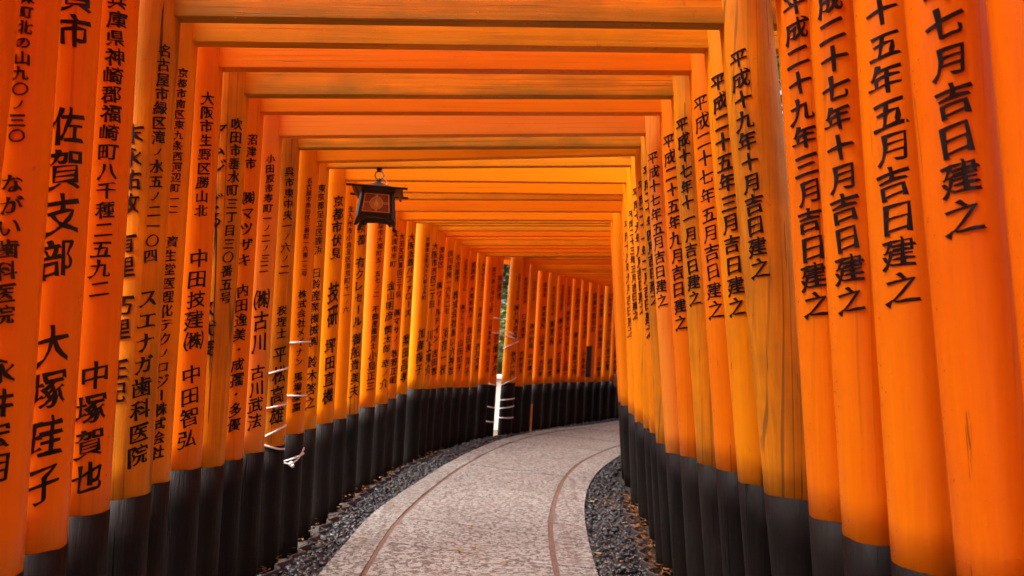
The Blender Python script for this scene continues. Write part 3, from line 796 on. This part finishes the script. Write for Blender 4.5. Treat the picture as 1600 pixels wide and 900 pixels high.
def edging(line, s, y0, y1, label, group):
    y = y0; i = 0
    while y < y1:
        L = 0.165; n = 10; v = []
        xa = x_on(line, y) - s * 0.075; xb = x_on(line, y + L) - s * 0.075
        for q in range(n + 1):
            u = q / n
            x = xa + (xb - xa) * u - s * (0.042 * math.sin(math.pi * u ** 1.5) - 0.018); yy = y + L * u * 0.97
            for dx, z in ((-0.008, -0.075), (0.008, -0.075), (0.008, 0.010), (-0.008, 0.010)): v.append((x + dx, yy, z + 0.006 * math.sin(i * 2.1)))
        fq = [(4*q+a, 4*q+4+a, 4*q+4+(a+1) % 4, 4*q+(a+1) % 4) for q in range(n) for a in range(4)] + [(0, 1, 2, 3), (4*n+3, 4*n+2, 4*n+1, 4*n)]
        o = mesh("edging_tile", v, fq, M_TILE)
        b = o.modifiers.new("bevel", 'BEVEL'); b.width = 0.003; b.segments = 2
        tag(o, label, "edging tile", group); y += L; i += 1
edging(ROW_L, -1, 3.3, 8.2, "curved dark clay edging tile bounding the pebbles at the left posts", "edging tiles at the left posts")
edging(ROW_R, 1, 3.5, 5.4, "curved dark clay edging tile bounding the pebbles at the right posts", "edging tiles at the right posts")

def leaf(L, W, curl):
    pts = [(-0.5, 0), (-0.25, 0.36), (0.1, 0.5), (0.35, 0.3), (0.5, 0), (0.35, -0.3), (0.1, -0.5), (-0.25, -0.36)]
    top = [(x*L, y*W, curl*(x*x*2+abs(y))*L*0.4) for x, y in pts]
    v = [(0, 0, 0)] + top + [(0, 0, -0.0008)] + [(x, y, z-0.0008) for x, y, z in top]
    f = [(0, 1+i, 1+(i+1) % 8) for i in range(8)] + [(9, 10+(i+1) % 8, 10+i) for i in range(8)]
    f += [(1+i, 10+i, 10+(i+1) % 8, 1+(i+1) % 8) for i in range(8)]
    return v, f
lv, lf = [], []
for (line, s, y0, y1, n) in ((ROW_R, 1, 3.3, 6.0, 700), (ROW_L, -1, 3.4, 8.5, 260)):
    for _ in range(n):
        y = rng.uniform(y0, y1); x = x_on(line, y) + s * (rng.normal(-0.02, 0.04) if rng.uniform() < 0.8 else -rng.uniform(0, 0.3))
        v, f = leaf(rng.uniform(0.018, 0.045), rng.uniform(0.008, 0.02), rng.uniform(0.2, 1.0))
        M = Matrix.Translation((x, y, -0.022 + rng.uniform(0, 0.035))) @ Matrix.Rotation(rng.uniform(0, 6.28), 4, 'Z') @ Matrix.Rotation(rng.normal(0, 0.5), 4, 'X')
        b = len(lv); lv += [M @ Vector(p) for p in v]; lf += [tuple(i + b for i in q) for q in f]
tag(mesh("leaf_litter", lv, lf, M_LITTER), "brown leaf litter lying against the feet of the posts", "leaf litter", kind="stuff")
for i, (px, py, z) in enumerate([(614, 790, 0), (737, 826, 0), (740, 855, 0), (785, 880, 0), (718, 861, 0), (498, 852, -0.01), (565, 842, -0.01), (935, 867, -0.01), (1003, 878, -0.01), (925, 785, -0.01)]):
    p = to_plane(px, py, z); v, f = leaf(random.uniform(0.04, 0.06), random.uniform(0.015, 0.025), 0.5)
    o = mesh("fallen_leaf", v, f, M_YLEAF); o.location = (p.x, p.y, z + 0.006); o.rotation_euler = (0, 0, random.uniform(0, 6.28))
    tag(o, "small yellow fallen leaf lying on the stone path" if z == 0 else "small yellow fallen leaf lying on the dark pebbles", "leaf", "yellow leaves on the path" if z == 0 else "yellow leaves on the pebbles")

# ------------------------------------------------------------------ hanging lantern
g9 = GATE[9]
def beam_point(k, px):
    """point under the tie beam of gate k seen at photograph column px"""
    g = GATE[k]; lo, hi = g['xl'], g['xr']
    for _ in range(40):
        m = (lo + hi) / 2; p = g['o'] + Vector((math.cos(g['th']), math.sin(g['th']))) * m
        if project((p.x, p.y, g['hn']))[0] < px: lo = m
        else: hi = m
    return Vector((p.x, p.y, g['hn']))
hook = beam_point(9, 593)
lan = tag(empty("hanging_lantern", hook, R(8)), "black metal roofed lantern with gilt panel hanging from a tie beam", "lantern")
LT = Matrix.Rotation(R(2.5), 4, 'Y')
def lp(m, name, mat, parent=lan, smooth=False, bevel=0, tilt=True):
    if tilt: m.v = [tuple(Matrix.Translation((0, 0, -0.06)) @ LT @ Matrix.Translation((0, 0, 0.06)) @ Vector(p)) for p in m.v]
    return m.build(name, mat, parent, smooth, bevel)
m = MB(); m.box(-0.018, 0.018, -0.018, 0.018, -0.020, 0.001); m.tube([(0, 0, -0.018), (0, 0, -0.03)], 0.006)
lp(m, "hook_plate", M_BRONZE, tilt=False)
lp(MB().tube([(0.030*math.cos(a), 0, -0.052 + 0.030*math.sin(a)) for a in np.arange(20)*math.pi/10], 0.0042, 8, True), "ring", M_BRONZE, smooth=True, tilt=False)
lp(MB().lathe([(0.004, -0.072), (0.016, -0.080), (0.020, -0.092), (0.010, -0.100), (0.018, -0.106)], 14), "finial", M_BRONZE, smooth=True)
prof = [(0.014, -0.100), (0.036, -0.118), (0.075, -0.136), (0.120, -0.152), (0.172, -0.163), (0.172, -0.169), (0.02, -0.164)]
v = []
for w, z in prof: v += [(-w, -w, z), (w, -w, z), (w, w, z), (-w, w, z)]
fq = [(4*i+a, 4*i+(a+1) % 4, 4*i+4+(a+1) % 4, 4*i+4+a)[::-1] for i in range(len(prof)-1) for a in range(4)] + [(0, 1, 2, 3), (24, 27, 26, 25)]
roof = lp(MB().add(v, fq), "roof", M_BRONZE, bevel=0.002)
for s in (-1, 1):
    for zz, y in ((-0.166, 1), (-0.179, -1)):
        a = (-0.205, s*0.150, zz) if y == 1 else (s*0.150, -0.205, zz)
        b = (0.205, s*0.150, zz) if y == 1 else (s*0.150, 0.205, zz)
        lp(MB().bar(a, b, 0.014, 0.014), "eave_rod", M_BRONZE, roof)
ZT, ZB, WT, WB = -0.182, -0.375, 0.098, 0.118
for sx in (-1, 1):
    for sy in (-1, 1):
        lp(MB().bar((sx*WT, sy*WT, ZT), (sx*WB, sy*WB, ZB), 0.020, 0.020), "corner_post", M_BRONZE)
        foot = MB()
        pts = [(0.0, 0.0), (0.0, -0.045), (0.022, -0.060), (0.030, -0.056), (0.024, -0.030), (0.014, 0.0)]
        vv_ = [(sx*(WB-0.010+px_), sy*(WB-0.012), ZB+pz) for px_, pz in pts] + [(sx*(WB-0.010+px_), sy*(WB+0.014), ZB+pz) for px_, pz in pts]
        n = len(pts); fl = [tuple(range(n)), tuple(range(2*n-1, n-1, -1))] + [(i, n+i, n+(i+1) % n, (i+1) % n) for i in range(n)]
        foot.add(vv_, fl if sx*sy > 0 else [q[::-1] for q in fl]); lp(foot, "foot", M_BRONZE)
for face in range(4):
    Q = Matrix.Rotation(face * math.pi / 2, 4, 'Z')
    def fp(u, w, out=0.0):                              # u across -1..1, w down 0..1 on the sloping side
        ww = WT + (WB - WT) * w
        return Q @ Vector((u * ww, -(ww + out), ZT + (ZB - ZT) * w))
    def strip(a, b, width, out=0.006):
        (ua, wa), (ub, wb) = a, b
        A, B = fp(ua, wa, out), fp(ub, wb, out); return MB().bar(A, B, width, 0.003)
    top = MB().bar(fp(-0.9, 0.05), fp(0.9, 0.05), 0.022, 0.014); lp(top, "rail", M_BRONZE)
    sk = MB(); pts = [(-0.95, 0.80), (0.95, 0.80), (0.95, 1.06), (0.72, 1.10), (0.60, 1.0), (0.25, 0.985), (0, 0.965), (-0.25, 0.985), (-0.60, 1.0), (-0.72, 1.10), (-0.95, 1.06)]
    A = [fp(u, w, 0.004) for u, w in pts]; B = [fp(u, w, -0.008) for u, w in pts]; n = len(pts)
    sk.add(A + B, [tuple(range(n))[::-1], tuple(range(n, 2*n))] + [(i, (i+1) % n, n+(i+1) % n, n+i) for i in range(n)]); lp(sk, "skirt", M_BRONZE)
    pn = MB(); cs = [(-0.86, 0.10), (0.86, 0.10), (0.86, 0.82), (-0.86, 0.82)]
    A = [fp(u, w, 0.0) for u, w in cs]; B = [fp(u, w, -0.004) for u, w in cs]
    pn.add(A + B, [(3, 2, 1, 0), (4, 5, 6, 7), (0, 1, 5, 4), (1, 2, 6, 5), (2, 3, 7, 6), (3, 0, 4, 7)])
    panel = lp(pn, "panel", M_PANEL)
    fr = MB()
    for a, b in (((-0.78, 0.14), (0.78, 0.14)), ((-0.78, 0.78), (0.78, 0.78)), ((-0.78, 0.13), (-0.78, 0.79)), ((0.78, 0.13), (0.78, 0.79))):
        s_ = strip(a, b, 0.0065); fr.add(s_.v, s_.f)
    for d in (-0.022, 0.022):
        for a, b in (((-0.78, 0.46+d), (-0.40, 0.46+d)), ((0.40, 0.46+d), (0.78, 0.46+d))):
            s_ = strip(a, b, 0.0045); fr.add(s_.v, s_.f)
        for a, b in (((d*1.9, 0.14), (d*1.9, 0.26)), ((d*1.9, 0.66), (d*1.9, 0.78))):
            s_ = strip(a, b, 0.0045); fr.add(s_.v, s_.f)
    lp(fr, "gilt_frame", M_GOLD, panel)
    dk = MB(); cir = [(0.034/0.108*math.cos(a), 0.46 + 0.034/0.193*math.sin(a)) for a in np.arange(20)*math.pi/10]
    A = [fp(u, w, 0.0035) for u, w in cir]; B = [fp(u, w, 0.0005) for u, w in cir]
    dk.add(A + B, [tuple(range(20))[::-1], tuple(range(20, 40))] + [(i, (i+1) % 20, 20+(i+1) % 20, 20+i) for i in range(20)]); lp(dk, "amber_disc", M_AMBER, panel)
    for rad, th_ in ((0.043, 0.0030), (0.036, 0.0016)):
        lp(MB().tube([fp(rad/0.108*math.cos(a), 0.46 + rad/0.193*math.sin(a), 0.005) for a in np.arange(28)*math.pi/14], th_, 6, True), "gilt_ring", M_GOLD, panel, True)
    em = MB(); pts = [(0, 0.315), (0.05, 0.36), (0.04, 0.40), (0.13, 0.44), (0.15, 0.50), (0.10, 0.56), (0.16, 0.60), (0, 0.585), (-0.16, 0.60), (-0.10, 0.56), (-0.15, 0.50), (-0.13, 0.44), (-0.04, 0.40), (-0.05, 0.36)]
    A = [fp(u, w, 0.008) for u, w in pts]; B = [fp(u, w, 0.001) for u, w in pts]; n = len(pts)
    em.add(A + B, [tuple(range(n))[::-1], tuple(range(n, 2*n))] + [(i, (i+1) % n, n+(i+1) % n, n+i) for i in range(n)]); lp(em, "gilt_emblem", M_GOLD, panel)
cv = [(0.004, 0, -0.020), (0.022, -0.006, -0.026), (0.030, -0.008, -0.045), (0.024, -0.010, -0.062), (0.036, -0.012, -0.078), (0.052, -0.012, -0.095), (0.054, -0.012, -0.112), (0.040, -0.010, -0.126)]
lp(MB().tube([(p.x, 0.5*(i/ max(1,1))*0 - 0.01, p.y) for i, p in enumerate(catmull([(c[0], c[2]) for c in cv], 0.006))], 0.0032, 8), "white_cord", M_ROPE, smooth=True, tilt=False)

# ------------------------------------------------------------------ white ropes
def post_axis(k, side, z):
    g = GATE[k]; e = g['e']; c = g['cL'] if side < 0 else g['cR']; le = g['leL'] if side < 0 else -g['leR']
    q = c + e * (le * z); return Vector((q.x, q.y, z)), (g['rL'] if side < 0 else g['rR'])
def post_z(k, ypx):
    g = GATE[k]; lo, hi = -0.1, 3
    for _ in range(40):
        m = (lo+hi)/2; q = g['PL'] + g['e'] * (g['leL'] * m)
        if project((q.x, q.y, m))[1] > ypx: lo = m
        else: hi = m
    return lo
def wrap(k, y_left, y_right, az0, az1, n=26, bulge=0.004):
    """points of a rope lying on the left post of gate k, from azimuth az0 to az1 (degrees), height from photograph rows"""
    z0, z1 = post_z(k, y_left), post_z(k, y_right); pts = []
    for i in range(n + 1):
        u = i / n; a = R(az0 + (az1 - az0) * u); z = z0 + (z1 - z0) * (0.5 - 0.5 * math.cos(math.pi * u)); c, r = post_axis(k, -1, z)
        pts.append(c + Vector((math.cos(a), math.sin(a), 0)) * (r + bulge))
    return pts
def rope(name, strands, label, r=0.0055, group=None):
    m = MB()
    for s in strands: m.tube(s, r, 8)
    return tag(m.build(name, M_ROPE, None, True), label, "rope", group)
def ball(m, c, r):
    V, F = ICO2; m.add([tuple(Vector(v) * r + c) for v in V], [tuple(int(i) for i in q) for q in F])
rope("white_rope", [wrap(7, 592, 574, -190, 20), wrap(7, 574, 592, 20, 170)], "white rope looped slanting round a left post, higher of two")
rope("white_rope", [wrap(7, 641, 630, -190, 20), wrap(7, 630, 641, 20, 170)], "white rope looped slanting round a left post above its black foot")
rope("white_rope", [wrap(8, 538, 534, -190, 20), wrap(8, 534, 538, 20, 170)], "white rope tied level round the left post before the lantern, upper loop")
rope("white_rope", [wrap(8, 616, 617, -190, 20), wrap(8, 617, 616, 20, 170)], "white rope tied level round the left post before the lantern, lower loop")
a = wrap(7, 690, 664, -170, 10); b = wrap(7, 682, 700, -170, 0)
c = wrap(8, 716, 720, -120, -60); d = wrap(8, 721, 708, -160, 15); e2 = wrap(8, 719, 700, -62, 18)
m = MB()
for s in (a, b + c[6:], d, e2): m.tube(s, 0.0058, 8)
ball(m, c[-1], 0.017); ball(m, c[-1] + Vector((0.012, -0.008, -0.012)), 0.012)
tag(m.build("white_rope", M_ROPE, None, True), "knotted white rope tying two left posts together at the black feet", "rope")
for i, (k, yl, yr, txt) in enumerate([(26, 497, 498, "uppermost loop on the post before the leafy gap"), (26, 519, 521, "second loop on the post before the leafy gap"), (26, 597, 602, "loop at the top of the black foot before the leafy gap"), (26, 632, 637, "middle loop on the black foot before the leafy gap"), (26, 656, 659, "lowest loop on the black foot before the leafy gap"),
                                      (27, 602, 590, "upward slanting loop on the black foot after the leafy gap"), (27, 625, 622, "second loop on the black foot after the leafy gap"), (27, 638, 634, "third loop on the black foot after the leafy gap"), (27, 652, 652, "lowest loop on the black foot after the leafy gap"), (27, 545, 533, "slanting loop on the orange post after the leafy gap")]):
    rope("white_rope", [wrap(k, yl, yr, -190, 10, bulge=0.006), wrap(k, yr, yl, 10, 170, bulge=0.006)], "white rope, " + txt, 0.008)
m = MB()
p26, p27 = post_axis(26, -1, post_z(26, 522))[0], post_axis(27, -1, post_z(27, 527))[0]
d_ = (p27 - p26).normalized()
m.tube([p26 + d_*0.085 + Vector((0.01, -0.05, 0)), p27 - d_*0.05 + Vector((0.02, -0.09, 0.0)), p27 + Vector((0.05, -0.105, -0.02))], 0.009, 8)
m.tube([p26 + d_*0.09 + Vector((0, -0.05, 0.10)), p27 - d_*0.03 + Vector((0.02, -0.10, 0.06)), p27 + Vector((0.06, -0.10, 0.02))], 0.006, 8)
tag(m.build("white_rope", M_ROPE, None, True), "pair of white rope strands strung across the leafy gap", "rope")

# ------------------------------------------------------------------ stake, dark board
p = to_plane(829, 673, -0.03)
st = MB().box(-0.021, 0.021, -0.02, 0.02, -0.10, 0.385).build("wooden_stake", M_STAKE, None, bevel=0.003)
st.location = (p.x, p.y, -0.02); st.rotation_euler = (R(1), R(2.5), R(20))
tag(st, "short orange wooden stake standing in the pebbles by the black feet", "stake")
c, r = post_axis(36, -1, 0.72)
c2, _ = post_axis(36, -1, 1.24)
dirn = Vector((-c.x, -c.y, 0)).normalized(); sidev = Vector((-dirn.y, dirn.x, 0))
v = []
for q in (c, c2):
    for w, t_ in ((-0.045, 0.003), (0.045, 0.003), (0.045, 0.028), (-0.045, 0.028)):
        v.append(q + sidev * (w - 0.01) + dirn * (r + t_))
bo = MB().add(v, [(0, 1, 2, 3), (7, 6, 5, 4), (0, 4, 5, 1), (1, 5, 6, 2), (2, 6, 7, 3), (3, 7, 4, 0)]).build("wooden_plaque", M_BOARD, None, bevel=0.002)
tag(bo, "narrow dark wooden plaque fixed upright to an orange post round the bend", "plaque")

# ------------------------------------------------------------------ beyond the gap: pale wall, shrubs, trees
tag(MB().box(-2.6, 0.05, 11.15, 11.35, -0.15, 0.70).box(-2.65, 0.10, 11.10, 11.40, 0.701, 0.76).build("garden_wall", M_WALL, None, bevel=0.008), "low pale plastered wall glimpsed through the narrow leafy gap", "wall")
def plant(name, loc, h, rad, n, leaf_size, label, cat, group, trunk_h):
    root = tag(empty(name, (*loc, GROUND_Z - 0.05)), label, cat, group); rg = np.random.default_rng(int(abs(loc[0]*100)+loc[1]*10))
    m = MB(); m.tube([(0, 0, -0.1), (0.03*h, 0.01, trunk_h*0.5), (0.0, 0.02*h, trunk_h), (0.02*h, 0, h*0.8)], [0.035*h, 0.028*h, 0.022*h, 0.006*h], 10)
    for i in range(9):
        a = i*2.4; z = trunk_h*(0.7 + 0.06*i); L = rad*rg.uniform(0.6, 0.9)
        m.tube([(0, 0.01*h, z), (0.5*L*math.cos(a), 0.5*L*math.sin(a), z+0.12*h), (L*math.cos(a), L*math.sin(a), z+0.2*h)], [0.014*h, 0.009*h, 0.004*h], 7)
    m.build("trunk", M_BARK, root, True)
    cl = [(rg.normal(0, rad*0.45), rg.normal(0, rad*0.45), trunk_h + (h-trunk_h)*rg.uniform(0.05, 0.95)) for _ in range(26)]
    v, f = [], []
    for i in range(n):
        c = cl[rg.integers(len(cl))]; p = Vector(c) + Vector(rg.normal(0, rad*0.2, 3)); s_ = leaf_size*rg.uniform(0.6, 1.3)
        q = Matrix.Rotation(rg.uniform(0, 6.28), 3, 'Z') @ Matrix.Rotation(rg.normal(0.4, 0.6), 3, 'X')
        b = len(v); v += [p + q @ Vector(w) * s_ for w in ((-0.5, 0, 0), (0, -0.28, 0.05), (0.5, 0, -0.05), (0, 0.28, 0.05))]; f.append((b, b+1, b+2, b+3))
    tag(mesh("crown", v, f, M_LEAF, root), kind="stuff")
plant("shrub", (-0.35, 12.4), 2.1, 0.9, 5000, 0.10, "leafy green shrub just behind the pale wall", "shrub", None, 0.4)
plant("broadleaf_tree", (-1.2, 15.0), 6.0, 1.9, 9000, 0.17, "tall green broadleaf tree behind the shrub beyond the gap", "tree", None, 1.6)
plant("broadleaf_tree", (0.7, 17.5), 5.0, 1.7, 7000, 0.17, "smaller green broadleaf tree set farther back beyond the gap", "tree", None, 1.2)

plant("broadleaf_tree", (3.6, 6.6), 5.5, 1.6, 9000, 0.16, "dark green tree just outside the right posts, seen through a chink", "tree", None, 0.6)
plant("broadleaf_tree", (5.6, 9.8), 6.5, 2.2, 9000, 0.19, "tall dark green tree behind the one outside the right posts", "tree", None, 0.8)

# ------------------------------------------------------------------ person half hidden round the bend
PX, PY = 1.86, 10.42
per = tag(empty("person", (PX, PY, 0.0), R(-38)), "person in dark clothes with a brown bag, half hidden behind the right posts", "person")
M_SKIN = flat("skin", (0.42, 0.24, 0.16), 0.5, noise=0.08)
M_DARK = flat("charcoal_cloth", (0.025, 0.024, 0.027), 0.85, scale=80)
M_TROUSER = flat("grey_trouser_cloth", (0.07, 0.066, 0.064), 0.85, scale=80)
M_HAIR = flat("dark_hair", (0.012, 0.009, 0.008), 0.45, scale=90)
M_SHOE = flat("pale_pink_shoe", (0.62, 0.46, 0.44), 0.55)
M_BAG = flat("brown_leather_bag", (0.16, 0.075, 0.035), 0.45, scale=40)
def skinned(name, joints, edges, mat, parent, sub=2):
    me = bpy.data.meshes.new(name); me.from_pydata([j[0] for j in joints], edges, []); o = link(name, me, mat, parent)
    sk = o.modifiers.new("skin", 'SKIN'); sk.use_smooth_shade = True
    for i, j in enumerate(joints):
        r_ = j[1]; me.skin_vertices[0].data[i].radius = r_ if isinstance(r_, tuple) else (r_, r_)
    me.skin_vertices[0].data[0].use_root = True
    sb = o.modifiers.new("smooth", 'SUBSURF'); sb.levels = sb.render_levels = sub
    return o
J = [((0, 0, 0.92), (0.13, 0.09)), ((0, 0, 1.10), (0.115, 0.085)), ((0, 0, 1.32), (0.15, 0.095)), ((0, 0.0, 1.42), (0.06, 0.055)), ((0, -0.01, 1.47), 0.045), ((0, -0.015, 1.53), (0.066, 0.078)), ((0, -0.005, 1.61), (0.07, 0.085)), ((0, 0, 1.66), (0.04, 0.045)),
     ((-0.17, 0, 1.36), 0.05), ((-0.21, 0.02, 1.10), 0.038), ((-0.20, -0.12, 0.92), 0.03), ((-0.19, -0.16, 0.86), (0.035, 0.02)),
     ((0.17, 0, 1.36), 0.05), ((0.21, 0.03, 1.10), 0.038), ((0.22, 0.0, 0.87), 0.028), ((0.22, -0.01, 0.80), (0.02, 0.035)),
     ((-0.09, 0, 0.86), 0.085), ((-0.10, -0.02, 0.48), 0.055), ((-0.10, 0.02, 0.09), 0.036), ((0.09, 0, 0.86), 0.085), ((0.10, -0.02, 0.48), 0.055), ((0.10, 0.03, 0.09), 0.036)]
E_ = [(0, 1), (1, 2), (2, 3), (3, 4), (4, 5), (5, 6), (6, 7), (2, 8), (8, 9), (9, 10), (10, 11), (2, 12), (12, 13), (13, 14), (14, 15), (0, 16), (16, 17), (17, 18), (0, 19), (19, 20), (20, 21)]
# five fingers on each hand
for hb, base in ((11, Vector((-0.19, -0.16, 0.86))), (15, Vector((0.22, -0.01, 0.80)))):
    for i, (dx, L) in enumerate(((-0.024, 0.062), (-0.009, 0.072), (0.007, 0.068), (0.022, 0.054))):
        j0 = len(J); off = Vector((dx*0.4, dx, 0))
        J += [(tuple(base + off + Vector((0, 0, -0.03))), 0.009), (tuple(base + off + Vector((0, -0.012, -0.03 - L*0.5))), 0.0085), (tuple(base + off + Vector((0.0, -0.03, -0.03 - L*0.85))), 0.007)]
        E_ += [(hb, j0), (j0, j0+1), (j0+1, j0+2)]
    j0 = len(J); J += [(tuple(base + Vector((0.008, -0.038, -0.01))), 0.010), (tuple(base + Vector((0.012, -0.055, -0.045))), 0.008)]; E_ += [(hb, j0), (j0, j0+1)]
body = skinned("body", J, E_, M_SKIN, per)
skinned("jacket", [(J[0][0], (0.155, 0.115)), (J[1][0], (0.145, 0.11)), (J[2][0], (0.175, 0.12)), ((0, 0, 1.41), (0.08, 0.07)), (J[8][0], 0.068), (J[9][0], 0.055), ((-0.20, -0.10, 0.95), 0.045), (J[12][0], 0.068), (J[13][0], 0.055), ((0.22, 0.0, 0.91), 0.045)],
        [(0, 1), (1, 2), (2, 3), (2, 4), (4, 5), (5, 6), (2, 7), (7, 8), (8, 9)], M_DARK, per)
skinned("trousers", [((0, 0, 0.93), (0.14, 0.105)), ((-0.09, 0, 0.82), 0.10), ((-0.10, -0.02, 0.48), 0.072), ((-0.10, 0.02, 0.10), 0.06), ((0.09, 0, 0.82), 0.10), ((0.10, -0.02, 0.48), 0.072), ((0.10, 0.03, 0.10), 0.06)], [(0, 1), (1, 2), (2, 3), (0, 4), (4, 5), (5, 6)], M_TROUSER, per)
for sx in (-0.10, 0.10):
    skinned("shoe", [((sx, 0.03, 0.05), (0.042, 0.05)), ((sx, -0.06, 0.042), (0.045, 0.038)), ((sx, -0.14, 0.034), (0.042, 0.028)), ((sx, 0.06, 0.06), (0.036, 0.05))], [(0, 1), (1, 2), (0, 3)], M_SHOE, per)
skinned("hair", [((0, 0.02, 1.60), (0.082, 0.085)), ((0, 0.01, 1.68), (0.070, 0.075)), ((0, 0.045, 1.50), (0.06, 0.045))], [(0, 1), (0, 2)], M_HAIR, per)
bg = empty("handbag", (PX - 0.205, PY - 0.06, 0.62), R(-50)); tag(bg, "brown handbag held by the person behind the right posts", "bag")
m = MB(); m.box(-0.13, 0.13, -0.05, 0.05, 0.0, 0.20); m.build("pouch", M_BAG, bg, bevel=0.03)
MB().tube([(-0.09, 0, 0.18), (-0.075, 0, 0.26), (0, 0, 0.30), (0.075, 0, 0.26), (0.09, 0, 0.18)], 0.008, 8).build("handle", M_BAG, bg, True)
